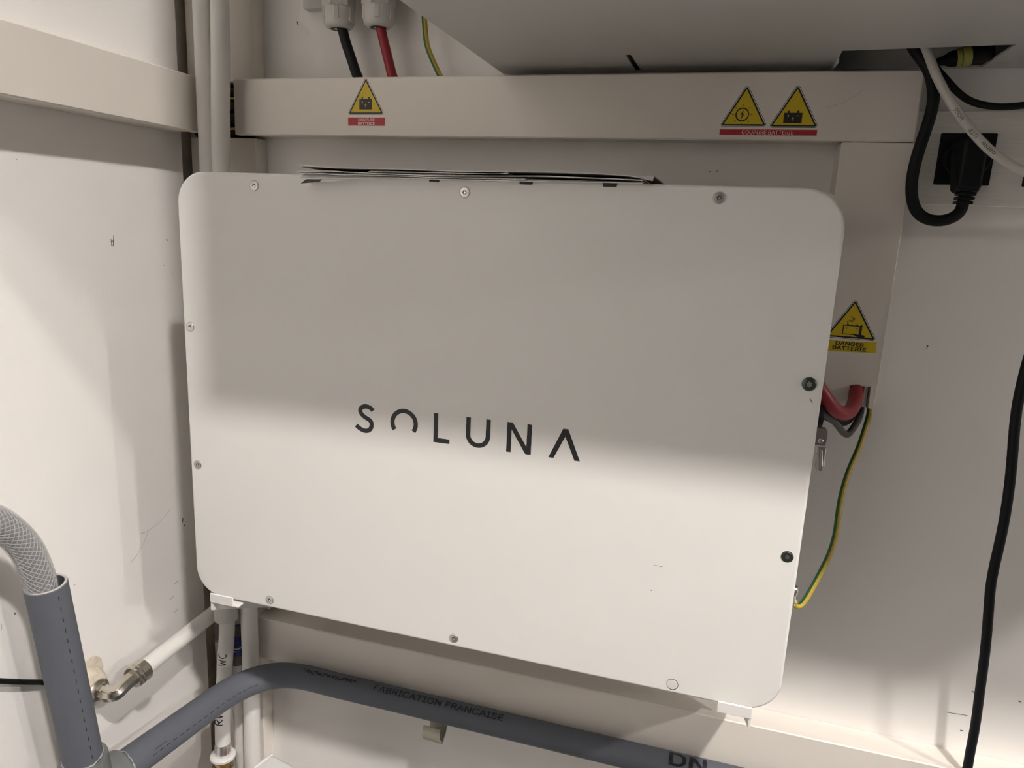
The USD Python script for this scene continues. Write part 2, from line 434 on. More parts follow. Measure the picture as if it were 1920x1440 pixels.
def on_pipe_A(strokes, zc, s, w=.0006, twist=0.0):
    """pen strokes written up the pipe: (u along the pipe upward, v across to the left) in letter heights"""
    parts = []
    for st in strokes:
        pts = []
        for u, v in spline(np.c_[np.array(st, float), np.zeros(len(st))], 14)[:, :2] if len(st) > 2 else np.array([np.array(st[0]) + (np.array(st[1]) - np.array(st[0])) * k / 7 for k in range(8)]):
            z = zc + u * s
            c = np.array([np.interp(-z, -CA[:, 2], CA[:, i]) for i in (0, 1)])
            ang = math.radians(-90 + 52 + twist) - v * s / .0098      # around the pipe, facing the room
            pts.append((c[0] + math.cos(ang) * .0099, c[1] + math.sin(ang) * .0099, z))
        parts.append(tube(pts, w, 6, curve=False))
    return trimesh.util.concatenate(parts)


# letters lie on their side, read upward: u = reading direction, v = letter height
R_ = [[(0, 0), (0, 1)], [(0, 1), (.45, 1.0), (.62, .75), (.45, .5), (0, .45)], [(.2, .45), (.65, 0)]]
V_ = [[(.85, 1), (1.12, 0)], [(1.12, 0), (1.45, 1)]]
W_ = [[(0, 1), (.2, 0)], [(.2, 0), (.4, .65)], [(.4, .65), (.62, 0)], [(.62, 0), (.82, 1)]]
C_ = [[(1.6, .9), (1.35, 1.0), (1.08, .55), (1.25, .05), (1.6, .1)]]
obj('pen_lettering', on_pipe_A(R_ + V_, -.447, .0115, .0007, -14), 'ink', pa)
obj('pen_lettering', on_pipe_A(W_ + C_, -.357, .0105, .0005, -10), 'ink', pa)

pb = thing('water_pipe', 'white water pipe with a blue printed sleeve, behind the pen-marked pipe', 'pipe', (.066, -.055, -.995))
BX, BZ = (.0570, .0560, .0559, .0573), (-.3059, -.3693, -.4343, -.5263)
BP = [(.0832, -.065, 1.28), (.0828, -.065, .7), (.0815, -.065, .4), (.0767, -.065, .26), (.0765, -.054, .13), (.0715, -.0445, .0), (.0660, -.0432, -.1), (BX[0], -.043, BZ[0]), (BX[1], -.043, BZ[1]), (BX[2], -.043, BZ[2]), (BX[3], -.043, BZ[3]), (BX[3], -.043, -.8), (BX[3], -.043, -.99)]
obj('pipe', tube(BP, .0099, 22, 160), 'white_pipe', pb)
def on_B(z):
    return (np.interp(-z, -np.array(BZ), BX), -.043, z)
obj('label_sleeve', tube([on_B(BZ[0] - .003), on_B(BZ[1])], .0108, 22, 4), 'blue_label', pb)
obj('grey_band', tube([on_B(BZ[0] - .004), on_B(BZ[0] - .020)], .0111, 22, 4), 'paper_dark', pb)
obj('grey_band', tube([on_B(BZ[1] + .014), on_B(BZ[1] + .001)], .0111, 22, 4), 'paper_dark', pb)
cB = on_B(BZ[0] - .032)
obj('printed_mark', tube([(cB[0] + .0112 * math.cos(t), cB[1] + .0112 * math.sin(t), cB[2] + .006 * math.sin(t * 1.5)) for t in np.linspace(-1.9, -.5, 12)], .0012, 6, curve=False), 'sign_white', pb)
obj('printed_mark', tube([(cB[0] + .0112 * math.cos(t), cB[1] + .0112 * math.sin(t), cB[2] - .010) for t in np.linspace(-1.5, -1.1, 5)], .0008, 6, curve=False), 'sign_white', pb)
pc = thing('water_pipe', 'white water pipe rightmost of the three below the cabinet', 'pipe', (.081, -.052, -.995))
obj('pipe', tube([(.0836, -.052, -.20), (.0825, -.052, -.2842), (.0819, -.052, -.3657), (.0814, -.052, -.4217), (.0793, -.052, -.513), (.079, -.052, -.995)], .0107, 24, 80), 'white_pipe', pc)
hv = thing('valve_handle', 'red valve handle tip at the bottom edge beside the brass union', 'valve', (.0747, -.075, -.52))
obj('lever', rbox(.067, .082, -.083, -.077, -.513, -.5025, .0028, 5), 'red_handle', hv)
obj('stem', cyl((.074, -.080, -.56), (0, 0, 1), .004, .050), 'brass', hv)

# the pipe on the left wall with its elbow
wp = thing('elbow_pipe', 'white pipe with nickel compression elbow and putty at the left wall', 'pipe', (.035, -.22, -.30))
obj('pipe', tube([(.035, -.190, -.2992), (.035, -.0617, -.2926), (.035, -.036, -.2915)], .0097, 24, 20), 'white_pipe', wp)
obj('compression_nut', lathe([(0, 0), (.0118, 0), (.0135, .0016), (.0135, .004), (.0118, .005), (.0128, .0058), (.0136, .0065), (.0136, .0165), (.0128, .0175), (.0108, .0185), (0, .0185)], (.035, -.1985, -.2997), (0, 1, .05), 14), 'nickel', wp, smooth=25)
el = spline([(.008, -.2255, -.3030), (.018, -.2250, -.3035), (.027, -.2248, -.3040), (.0335, -.2215, -.3035), (.035, -.214, -.3010), (.035, -.205, -.2998), (.035, -.197, -.2995)], 40)
obj('elbow', tube(el, .0087, 8, curve=False), 'nickel', wp, smooth=20)
obj('elbow_rib', tube(el[8:34] + np.array([.0045, -.0045, .006]), .0016, 8, curve=False), 'nickel', wp)
obj('base_ring', lathe([(0, 0), (.0150, 0), (.0158, .0015), (.0158, .0045), (.0140, .0055), (.0140, .008), (.0118, .0095), (.0085, .0105), (0, .0105)], (.0085, -.2265, -.3030), (1, 0, 0), 36), 'nickel', wp)
th_ = np.linspace(0, 2 * math.pi, 90, endpoint=False)
def putty(cy, cz, ry, rz, h, seed, power=2.0):
    n = 14
    V, F = [], []
    for i in range(n + 1):
        q = i / n
        for t in th_:
            rr = 1 + .13 * (meshkit.fbm(np.array([[math.cos(t) * 2 + 9, math.sin(t) * 2 + 9, seed]]), 3, seed)[0] - .5) * 2 * (1 - q * .5)
            c = 1 - q
            x = h * (1 - c ** power) + .0018 * (meshkit.fbm(np.array([[math.cos(t) * 3 * c + 5, math.sin(t) * 3 * c + 5, seed + 3.]]), 3, seed)[0] - .5) * (q > 0)
            V.append((x if i else 0.0, cy + ry * rr * c * math.cos(t), cz + rz * rr * c * math.sin(t)))
    k = len(th_)
    for i in range(n):
        for j in range(k):
            a, b_ = i * k + j, i * k + (j + 1) % k
            F += [(a, b_, b_ + k), (a, b_ + k, a + k)]
    return trimesh.Trimesh(np.array(V), np.array(F), process=False)
obj('putty', putty(-.2275, -.2995, .0225, .0225, .0150, 3, 6.0), 'putty', wp, smooth=60)
obj('putty_smear', putty(-.2235, -.2860, .020, .0165, .0010, 8, 3.0), 'putty', wp, smooth=60)

# ------------------------------------------------------------------ grey waste pipe with standpipe
dp = thing('waste_pipe', 'grey plastic waste pipe with an open standpipe, sweeping round the corner', 'pipe', (.062, -.29, -.36))
S0, S1 = np.array([.062, -.3141, -.1219]), np.array([.0617, -.2926, -.319])
ax = (S0 - S1) / np.linalg.norm(S0 - S1)
SR = .0178
Lp = np.linalg.norm(S0 - S1) + .02
B0 = S0 - ax * Lp
obj('standpipe', lathe([(SR, 0), (SR, Lp - .0008), (SR - .0008, Lp), (SR - .0026, Lp), (SR - .0030, Lp - .0006), (SR - .0030, 0), (SR, 0)], B0, ax, 56), 'pvc_grey', dp, smooth=40)
obj('cut_edge', lathe([(SR - .0028, 0), (SR - .0004, 0), (SR - .0008, .0005), (SR - .0024, .0006), (SR - .0028, 0)], S0, ax, 56), 'pvc_cut', dp)
hpath = [(.0618, -.300, -.3645), (.0664, -.272, -.3645), (.0718, -.2367, -.364), (.0790, -.192, -.3632), (.0868, -.143, -.3625), (.0930, -.114, -.3618), (.1065, -.085, -.361), (.128, -.0645, -.3604), (.158, -.0555, -.36), (.2, -.055, -.36), (.26, -.055, -.36), (.369, -.055, -.36), (.469, -.055, -.36), (.564, -.055, -.36), (.80, -.055, -.36), (1.5, -.055, -.36)]
CH = spline(hpath, 200)
rr = np.interp(CH[:, 0], [.06, .0868, .16, .3], [.0180, .0172, .0150, .0146])
obj('horizontal_pipe', tube(CH, rr, 36, curve=False), 'pvc_grey', dp)
tb = S1 - ax * .004
obj('tee_socket', lathe([(SR + .0005, .0), (SR + .0042, .0), (SR + .0046, -.002), (SR + .0046, -.05), (.012, -.085), (0, -.085)], tb, ax, 48), 'pvc_fitting', dp)
obj('tee_socket', lathe([(.0182, .0), (.0220, .0), (.0226, -.002), (.0226, -.045), (0, -.045)], (.0690, -.2545, -.3643), (.155, .98, .01), 48), 'pvc_fitting', dp)
def glue_ring(c, a_, r, seed):
    a_ = np.array(a_, float) / np.linalg.norm(a_)
    u = np.cross(a_, (0, 0, 1)); u /= np.linalg.norm(u); w_ = np.cross(a_, u)
    t = np.linspace(0, 2 * math.pi, 120)
    n1 = meshkit.fbm(np.c_[np.cos(t) * 4 + seed, np.sin(t) * 4 + seed, t * 0], 3, seed)
    P = c + np.outer(np.cos(t) * (r + .0002), u) + np.outer(np.sin(t) * (r + .0002), w_) + np.outer((n1 - .4) * .004, a_)
    return tube(P, .0006 + .0022 * np.clip(meshkit.fbm(np.c_[np.cos(t) * 3 + seed, np.sin(t) * 3 + 7, t * 0], 3, seed + 3) - .3, 0, 1), 8, curve=False)
obj('glue_bead', glue_ring(tb + ax * .001, ax, SR, 5), 'glue', dp, smooth=True)
obj('glue_bead', glue_ring(np.array((.0690, -.2545, -.3643)) + np.array((.155, .98, .01)) * .003, (.155, .98, .01), .0180, 11), 'glue', dp, smooth=True)
# dashed print lines
view = CAM
def dashes(C, r, n, off, l, w, rows=1):
    """short printed dashes along a pipe, on the side given by direction off"""
    out = []
    T, _, _ = frames(C)
    L = np.r_[0, np.cumsum(np.linalg.norm(np.diff(C, axis=0), axis=1))]
    for k in range(n):
        s0 = L[-1] * (k + .3) / n
        pts = []
        for s in np.linspace(s0, s0 + l, 4):
            c = np.array([np.interp(s, L, C[:, i]) for i in range(3)]); t = np.array([np.interp(s, L, T[:, i]) for i in range(3)])
            o = np.array(off, float); o -= t * (o @ t); o /= np.linalg.norm(o)
            pts.append(c + o * (np.interp(s, L, np.broadcast_to(r, len(C))) + .00002))
        out.append(tube(pts, w, 6, curve=False))
    return trimesh.util.concatenate(out)
obj('dashed_line', dashes(np.array([S0 - ax * .004, S1 - ax * .002]) if False else spline([S0 - ax * .004, S1], 40), SR, 17, (.97, -.22, .05), .0042, .0004), 'ink', dp, smooth=False)
i0, i1 = [int(np.argmin(np.abs(CH[:, 1] - y))) for y in (-.232, -.080)]
obj('dashed_line', dashes(CH[i0:i1], rr[i0:i1], 18, (.72, -.45, .20), .0050, .0004), 'ink', dp, smooth=False)
i2 = int(np.argmin(np.abs(CH[:, 1] + .205)))
obj('dashed_line', dashes(CH[i0:i2], rr[i0:i2], 1, (.70, -.42, .42), .020, .00035), 'ink', dp, smooth=False)
def wrap_text(text, height, x0, width, phi0, r=.0146, bold=False):
    t = meshkit.text_mesh(text, height, .0003, bold)
    v = np.array(t.vertices); f = np.array(t.faces)
    v, f = trimesh.remesh.subdivide_to_size(v, f, height * .35)
    v[:, 0] -= v[:, 0].min(); v[:, 0] *= width / v[:, 0].max()
    phi = phi0 + v[:, 1] / r
    R = r + .00025 + v[:, 2]
    return trimesh.Trimesh(np.c_[x0 + v[:, 0], -.055 - R * np.cos(phi), -.36 + R * np.sin(phi)], f, process=False)
obj('printed_lettering', wrap_text('FABRICATION FRANCAISE', .0078, .2665, .167, math.radians(53)), 'print_black', dp, smooth=False)
obj('printed_lettering', wrap_text('DN', .0145, .6255, .040, math.radians(40), bold=True), 'print_black', dp, smooth=False)
sm = []
for k in range(46):
    u = k / 45
    x = .166 + .072 * u + .001 * RNG.random(); ph = math.radians(62 + 18 * RNG.random())
    c = np.array([x, -.055 - .0149 * math.cos(ph), -.36 + .0149 * math.sin(ph)])
    sm.append(trimesh.creation.icosphere(1, .0010).apply_scale((1.5 * RNG.random() + .5, 1, .5 + RNG.random())).apply_translation(c))
obj('smudged_print', trimesh.util.concatenate(sm), 'print_black', dp, smooth=True, kind='stuff')

hs = thing('braided_hose', 'clear braided hose pushed into the open grey standpipe', 'hose', (.061, -.3156, -.1374))
HP = [(.060, -.600, -.048), (.061, -.50, -.022), (.062, -.43, -.018), (.062, -.3879, -.025), (.062, -.3671, -.0345), (.062, -.3501, -.0489), (.062, -.3394, -.0625), (.062, -.3296, -.0798), (.062, -.3233, -.099), (.0615, -.3185, -.1187), (.061, -.3145, -.150), (.0607, -.3110, -.180)]
CHs = spline(HP, 150)
obj('hose_core', tube(CHs, .0098, 24, curve=False), 'hose_core', hs)
T, N, B = frames(CHs)
Ls = np.r_[0, np.cumsum(np.linalg.norm(np.diff(CHs, axis=0), axis=1))]
thr = []
for sgn in (1, -1):
    for k in range(14):
        s = np.linspace(0, Ls[-1], 330)
        c = np.stack([np.interp(s, Ls, CHs[:, i]) for i in range(3)], 1); n_ = np.stack([np.interp(s, Ls, N[:, i]) for i in range(3)], 1); b_ = np.stack([np.interp(s, Ls, B[:, i]) for i in range(3)], 1)
        a = sgn * s / .0125 + 2 * math.pi * k / 14
        thr.append(tube(c + (np.cos(a)[:, None] * n_ + np.sin(a)[:, None] * b_) * .0121, .00042, 4, curve=False, cap=False))
obj('braid', trimesh.util.concatenate(thr), 'hose_thread', hs, smooth=True)
obj('hose_wall', tube(CHs, .0136, 32, curve=False), 'hose_skin', hs)

bl = obj('thin_black_cable', tube([(.014, -.75, .02), (.013, -.55, -.10), (.012, -.42, -.175), (.0115, -.3576, -.2053), (.010, -.3277, -.2257), (.008, -.2949, -.2486), (.006, -.2700, -.268), (.0055, -.2500, -.30), (.0055, -.243, -.36), (.0055, -.242, -.995)], .0027, 14, 100), 'black_rubber', label='thin black cable on the left wall passing behind the grey standpipe', cat='cable')

# pipe clip and white junction box at the bottom
pcl = thing('pipe_clip', 'beige open pipe clip hanging below the grey waste pipe', 'pipe clip', (.345, 0, -.388))
ang = np.radians(np.linspace(160, 392, 40))
arc = [(-.0505 - .0128 * math.cos(t) * 1.0, -.3905 + .0145 * math.sin(t)) for t in ang]
arc = [(y, z) for y, z in arc]
ribbon = stroke(arc, .0026, 1, 1)
q = trimesh.creation.extrude_polygon(polys(ribbon)[0], .0215, engine='earcut'); v = np.array(q.vertices)
obj('clip_band', trimesh.Trimesh(np.c_[.3335 + v[:, 2], v[:, 0], v[:, 1]], q.faces, process=False), 'clip_plastic', pcl, smooth=40)
obj('clip_bead', tube([(.3460, -.0515, -.4060), (.3550, -.0515, -.4060)], .0032, 14, 4), 'clip_plastic', pcl)
obj('clip_foot', bx(.3380, .3505, -.0385, -.0004, -.397, -.384, .001), 'clip_plastic', pcl)
jx = thing('junction_box', 'white plastic box with a rounded lid, corner showing at the bottom edge', 'box', (.19, -.14, -.56))
def rot(m, deg, c):
    v, f = arr(m); a = math.radians(deg); d = v[:, :2] - np.array(c)
    v[:, 0] = c[0] + d[:, 0] * math.cos(a) - d[:, 1] * math.sin(a); v[:, 1] = c[1] + d[:, 0] * math.sin(a) + d[:, 1] * math.cos(a)
    return trimesh.Trimesh(v, f, process=False)
PIV = (.146, -.098)
obj('lid', rot(rbox(.1405, .245, -.190, -.0965, -.475, -.4472, .005, 6), -13, PIV), 'white_plastic', jx)
obj('box_body', rot(rbox(.1425, .243, -.188, -.0985, -.56, -.474, .004, 5), -13, PIV), 'white_plastic', jx)
obj('lid_rim', rot(rbox(.1398, .1445, -.1905, -.0962, -.4745, -.4462, .002, 5), -13, PIV), 'white_plastic', jx)

# ------------------------------------------------------------------ battery cabinet
X0, X1, Z0, Z1, YF = .1219, .7121, -.1808, .2551, -.190
bc = thing('battery_cabinet', 'large white wall battery cabinet with rounded corners and black lettering', 'battery cabinet', ((X0 + X1) / 2, -.19, Z0))
RC, RE, TH = .030, .0028, .010
def cover():
    prof = [(0.0, -TH), (0.0, -RE)] + [(RE - RE * math.cos(a), -RE + RE * math.sin(a)) for a in np.linspace(0, math.pi / 2, 8)[1:]]
    base = sbox(X0 + RC, Z0 + RC, X1 - RC, Z1 - RC)
    cs = [(X1 - RC, Z1 - RC), (X0 + RC, Z1 - RC), (X0 + RC, Z0 + RC), (X1 - RC, Z0 + RC)]
    def ring(inset):
        out = []
        for k, (cx, cz) in enumerate(cs):
            for a in np.linspace(k * math.pi / 2, (k + 1) * math.pi / 2, 16):
                out.append((cx + (RC - inset) * math.cos(a), cz + (RC - inset) * math.sin(a)))
        return np.array(out)
    V, n = [], 64
    for ins, dy in prof:
        r = ring(ins)
        V.append(np.c_[r[:, 0], np.full(n, YF - dy), r[:, 1]])
    V = np.concatenate(V); m = len(prof); F = []
    for i in range(m - 1):
        for j in range(n):
            a, b_ = i * n + j, i * n + (j + 1) % n
            F += [(a, b_, b_ + n), (a, b_ + n, a + n)]
    V = np.vstack([V, [((X0 + X1) / 2, YF, (Z0 + Z1) / 2), ((X0 + X1) / 2, YF + TH, (Z0 + Z1) / 2)]])
    for j in range(n):
        F += [((m - 1) * n + j, (m - 1) * n + (j + 1) % n, m * n), ((j + 1) % n, j, m * n + 1)]
    return trimesh.Trimesh(V, np.array(F), process=False)
obj('front_cover', cover(), 'powder_coat', bc, smooth=40)
obj('cabinet_body', rbox(X0 + .004, X1 - .004, YF + TH, -.062, Z0 + .003, Z1 - .0006, .012, 6), 'powder_coat', bc)
obj('mounting_rail', cat_mesh(bx(X0 + .05, X1 - .05, -.062, -.0005, .17, .21), bx(X0 + .05, X1 - .05, -.062, -.0005, -.08, -.04)), 'bracket_paint', bc)

SC = [(.2085, .2437, 0), (.4139, .2439, 0), (.6205, .2459, 0), (.1303, .1070, 0), (.1310, -.0356, 0), (.2122, -.1716, 0), (.4162, -.1714, 0), (.7027, -.0354, 1), (.7016, .1088, 2)]
def torx(x, z, r, a0):
    pts = []
    for a in np.linspace(0, 2 * math.pi, 48, endpoint=False):
        q = r * (.80 + .20 * math.cos(6 * a))
        pts.append((x + q * math.cos(a + a0), z + q * math.sin(a + a0)))
    return Polygon(pts)
for k, (x, z, kind) in enumerate(SC):
    r = (.0043, .0043, .0054)[kind]
    if kind < 2:
        obj('screw_seat', lathe([(r, 0), (r + .0006, 0), (r + .0006, .00025), (r, .00025), (r, 0)], (x, YF, z), (0, -1, 0), 40), 'recess_dark' if kind == 1 else 'scuff', bc)
    prof = [(0, 0), (r, 0), (r, .0004), (r * .93, .0007), (r * .5, .00085), (0, .00085)] if kind < 2 else [(0, 0), (r, 0), (r, .0009), (r * .86, .0017), (r * .55, .0022), (0, .0022)]
    h = prof[-1][1]
    s = obj('screw', lathe(prof, (x, YF, z), (0, -1, 0), 40), ('screw_steel', 'screw_dark', 'screw_dark')[kind], bc, label='dark domed screw' if kind == 2 else None)
    obj('drive_recess', ext(torx(x, z, r * (.46, .5, .46)[kind], k), .00012, YF - h), 'recess_dark' if kind == 0 else 'screw_bright', s, smooth=False)
    if kind == 0:
        obj('drive_pin', ext(Point(x + .0003, z - .0003).buffer(r * .2), .00016, YF - h), 'screw_bright', s, smooth=False)
cap = obj('screw_cap', lathe([(0, 0), (.0048, 0), (.0048, .0003), (.0044, .0006), (0, .0007)], (.6227, YF, -.1716), (0, -1, 0), 40), 'cap_plastic', bc, label='round plastic plug over a screw hole')
obj('cap_gap', ext(Point(.6227, -.1716).buffer(.0052, 32).difference(Point(.6224, -.1718).buffer(.0049, 32)), .0003, YF), 'recess_dark', cap, smooth=False)

# lettering S O L U N A, strokes of one width
LW, LH, LZ = .0042, .0273, .0221
def s_letter():
    pts = [(.3296, .0444), (.3264, .0469), (.3222, .0477), (.3178, .0462), (.3163, .0430), (.3180, .0398), (.3222, .0368), (.3268, .0343), (.3282, .0303), (.3262, .0258), (.3220, .0241), (.3172, .0251), (.3122, .0284)]
    return stroke(bezier_pts(pts, 80), LW)
oc = (.3611, .0361)
letters = [s_letter(),
           stroke([(oc[0] + .0117 * math.cos(a), oc[1] + .0117 * math.sin(a)) for a in np.radians(np.linspace(-36, 216, 70))], LW),
           stroke([(.3926, LZ + LH), (.3926, LZ + LW / 2), (.4062, LZ + LW / 2)], LW),
           stroke([(.4239, LZ + LH)] + [(.4333 + .0094 * math.cos(a), LZ + .0115 + .0094 * math.sin(a)) for a in np.radians(np.linspace(180, 360, 40))] + [(.4427, LZ + LH)], LW),
           unary_union([sbox(.4602, LZ, .4602 + LW, LZ + LH), sbox(.4828 - LW, LZ, .4828, LZ + LH), Polygon([(.4602, LZ + LH), (.4602 + .0050, LZ + LH), (.4828, LZ), (.4828 - .0050, LZ)])]),
           Polygon([(.4988, LZ), (.5034, LZ), (.5128, LZ + LH - .0068), (.5221, LZ), (.5268, LZ), (.5150, LZ + LH), (.5106, LZ + LH)])]
for g in letters:
    obj('letter', ext(g, .00012, YF), 'logo_black', bc, smooth=False)
for pts, m_ in (([(.7036, .0976), (.7058, .0940)], 'pencil'), ([(.5966, -.0855), (.5975, -.0862)], 'pencil'), ([(.5973, -.0623), (.6010, -.0620)], 'clip_plastic'), ([(.602, -.0628), (.6047, -.0618)], 'clip_plastic')):
    obj('scuff_mark', ext(stroke(pts, .0006), .0001, YF), m_, bc, smooth=False)
for xa, xb in ((.3815, .3905), (.4615, .4725), (.5305, .5415)):
    obj('rubber_pad', rbox(xa, xb, YF - .0010, YF + .004, Z1 - .0034, Z1 + .0004, .0006, 3), 'rubber_pad', bc)
# side latch, earth bolt, cable gland
la = obj('side_latch', cat_mesh(ext(Polygon([(.7085, .0502), (.7252, .0505), (.7258, .0600), (.7252, .0640), (.7236, .0650), (.7085, .0648)]), .0016, -.1484), bx(.7085, .7245, -.1484, -.1440, .0625, .0650, .0006)), 'stainless', bc, smooth=30, label='stainless toggle latch on the right side')
lev = LineString([(.7229, .0500), (.7229, .0330)]).buffer(.0042, cap_style=1)
lev = unary_union([Polygon([(.7189, .0502), (.7268, .0502), (.7275, .0335), (.7183, .0335)]), affinity.scale(Point(.7229, .0335).buffer(.0046, 24), 1, 1.25)])
obj('latch_lever', m3.Manifold.batch_hull([m3.Manifold.sphere(r, 20).translate((x, y, z)) for x, y, z, r in [(.7203, -.1515, .0488, .0010), (.7252, -.1515, .0488, .0010), (.7212, -.1530, .0345, .0026), (.7244, -.1530, .0345, .0026), (.7228, -.1535, .0318, .0034)]]), 'stainless', la, smooth=True)
obj('latch_rib', m3.Manifold.batch_hull([m3.Manifold.sphere(r, 14).translate((x, y, z)) for x, y, z, r in [(.7222, -.1530, .0470, .0007), (.7236, -.1560, .0345, .0014)]]), 'stainless', la, smooth=True)
obj('latch_rivet', lathe([(0, 0), (.0021, 0), (.0021, .0005), (.0015, .0012), (0, .0013)], (.7211, -.1500, .0545), (0, -1, 0), 24), 'screw_bright', la)
eb = obj('earth_bolt', cat_mesh(hexnut((.7078, -.140, -.0965), (1, 0, .02), .0055, .0120, 6, .0006), cyl((.7078, -.140, -.0870), (1, 0, 0), .0048, .0130, 24, .001)), 'screw_bright', bc, smooth=25, label='bright earth bolt and nut on the right side')
obj('cable_gland', lathe([(0, 0), (.0150, 0), (.0150, .006), (.0128, .008), (.0128, .014), (.0105, .0185), (0, .0185)], (.7075, -.105, .0655), (1, 0, 0), 36), 'black_plastic', bc)
obj('cable_gland', lathe([(0, 0), (.0150, 0), (.0150, .004), (.0118, .006), (.0118, .008), (.0095, .0105), (0, .0105)], (.7075, -.107, .0945), (1, 0, 0), 36), 'black_plastic', bc)

# brackets that carry the cabinet
def bracket(x0, x1, side, lab, zf):
    b = thing('mounting_bracket', lab, 'bracket', ((x0 + x1) / 2, -.1, zf))
    obj('shelf', bx(x0, x1 + (.006 if side < 0 else 0), -.196, -.0382, zf - .0030, zf - .0012, .0004), 'bracket_paint', b)
    obj('front_lip', bx(x0, x1, -.1965, -.1945, zf - .0030, zf + .0075, .0006), 'bracket_paint', b)
    xg = x0 if side < 0 else x1
    g = Polygon([(-.1955, zf - .003), (-.1955, zf - .0125), (-.190, zf - .0145), (-.0382, zf - .090), (-.0382, zf - .003)])
    q = trimesh.creation.extrude_polygon(g, .0020, engine='earcut'); v = np.array(q.vertices)
    obj('gusset', trimesh.Trimesh(np.c_[(xg if side < 0 else xg - .002) + v[:, 2], v[:, 0], v[:, 1]], q.faces, process=False), 'bracket_paint', b, smooth=False)
    obj('wall_plate', bx(x0, x1, -.0382, -.0370 if zf - .0745 < -.3 else -.0370, zf - .098, zf - .003, .0003), 'bracket_paint', b)
bracket(.1432, .1718, -1, 'white steel bracket lip under the cabinet lower left corner', Z0 - .0012)
bracket(.6622, .6908, 1, 'white steel bracket lip under the cabinet lower right corner', Z0 - .0012)

# ------------------------------------------------------------------ papers lying on the cabinet
DOC = [
    ('white paper leaflet lowest in the pile on the cabinet', [(.2624, .2506), (.2826, .2508), (.324, .2521), (.354, .2532), (.3833, .2530), (.4119, .2530), (.4758, .2535), (.5192, .2539), (.5625, .2543)], -.2, .2557, .0005),
    ('short white leaflet second from the bottom of the paper pile', [(.2597, .2550), (.282, .2553), (.2977, .2543), (.3234, .2549), (.3535, .2549), (.3829, .2544), (.4301, .2547), (.4683, .2547)], -.199, .2566, .0005),
    ('long wavy white leaflet in the middle of the paper pile', [(.2585, .2564), (.2814, .2571), (.2919, .2577), (.3075, .2568), (.333, .2564), (.3824, .2558), (.4204, .2562), (.475, .2577), (.4926, .2578), (.5143, .2573), (.5397, .2572), (.5625, .2563)], -.198, .2574, .0007),
    ('narrow leaflet with a curled end second from the top of the pile', [(.3274, .2578), (.3624, .2581), (.4059, .2584), (.4431, .2586), (.4499, .2590), (.4531, .2599)], -.197, .2591, .0005),
    ('topmost bowed leaflet with its left corner lifted off the pile', [(.2595, .2630), (.267, .2614), (.2803, .2608), (.3012, .2602), (.352, .2608), (.3815, .2603), (.4102, .2600), (.4743, .2612), (.5179, .2611), (.5391, .2604), (.5579, .2594), (.5642, .2580), (.5701, .2560)], -.196, .2606, .0006),
]
def sheet(prof, yf, zb, t, lift=0):
    P = np.array(prof)
    xs = np.linspace(P[0, 0], P[-1, 0], 70)
    zf = np.interp(xs, P[:, 0], P[:, 1]); zf = np.convolve(np.pad(zf, 2, 'edge'), np.ones(5) / 5, 'valid')
    ysv = np.r_[np.linspace(yf, -.1912, 7), np.linspace(-.186, -.045, 9)]
    V = []
    for y in ysv:
        q = min(1, max(0, (y - yf) / (-.1912 - yf)))
        q = q * q * (3 - 2 * q)
        z = zf * (1 - q) + np.maximum(zf * .25 + zb * .75, zb) * q
        V.append(np.c_[xs, np.full(len(xs), y), z])
    V = np.array(V); n, k = V.shape[:2]
    top = V.reshape(-1, 3) + (0, 0, t); bot = V.reshape(-1, 3)
    F = []
    idx = lambda i, j: i * k + j
    o = n * k
    for i in range(n - 1):
        for j in range(k - 1):
            a, b_, c, d = idx(i, j), idx(i, j + 1), idx(i + 1, j + 1), idx(i + 1, j)
            F += [(a, b_, c), (a, c, d), (a + o, c + o, b_ + o), (a + o, d + o, c + o)][0:0] + [(a + 0, c, b_), (a, d, c), (a + o, b_ + o, c + o), (a + o, c + o, d + o)]
    for j in range(k - 1):
        for i, fl in ((0, 0), (n - 1, 1)):
            a, b_ = idx(i, j), idx(i, j + 1)
            q = [(a, b_, b_ + o), (a, b_ + o, a + o)]
            F += q if not fl else [x[::-1] for x in q]
    for i in range(n - 1):
        for j, fl in ((0, 1), (k - 1, 0)):
            a, b_ = idx(i, j), idx(i + 1, j)
            q = [(a, b_, b_ + o), (a, b_ + o, a + o)]
            F += q if not fl else [x[::-1] for x in q]
    return trimesh.Trimesh(np.vstack([bot, top]), np.array(F), process=False)
for k, (lab, prof, yf, zb, t) in enumerate(DOC):
    d = thing('paper_leaflet', lab, 'leaflet', ((prof[0][0] + prof[-1][0]) / 2, -.12, zb), group=None)
    obj('sheet', sheet(prof, yf, zb, t), 'paper', d, smooth=30)
    if k in (2, 4):
        obj('inner_page', sheet([(x + .0005 * (1 if x < .4 else -1), z - .00035) for x, z in prof], yf + .0022, zb - .0003, .0003), 'paper_dark', d, smooth=30)
    if k == 0:
        obj('black_corner', ext(Polygon([(.2680, .2503), (.2835, .2505), (.2811, .2481), (.2770, .2480), (.2624, .2465)]), .0003, -.1985), 'print_black', d, smooth=False)
        obj('folded_flap', ext(Polygon([(.2838, .2506), (.3120, .2514), (.2940, .2490), (.2815, .2481)]), .0003, -.1982), 'paper', d, smooth=False)


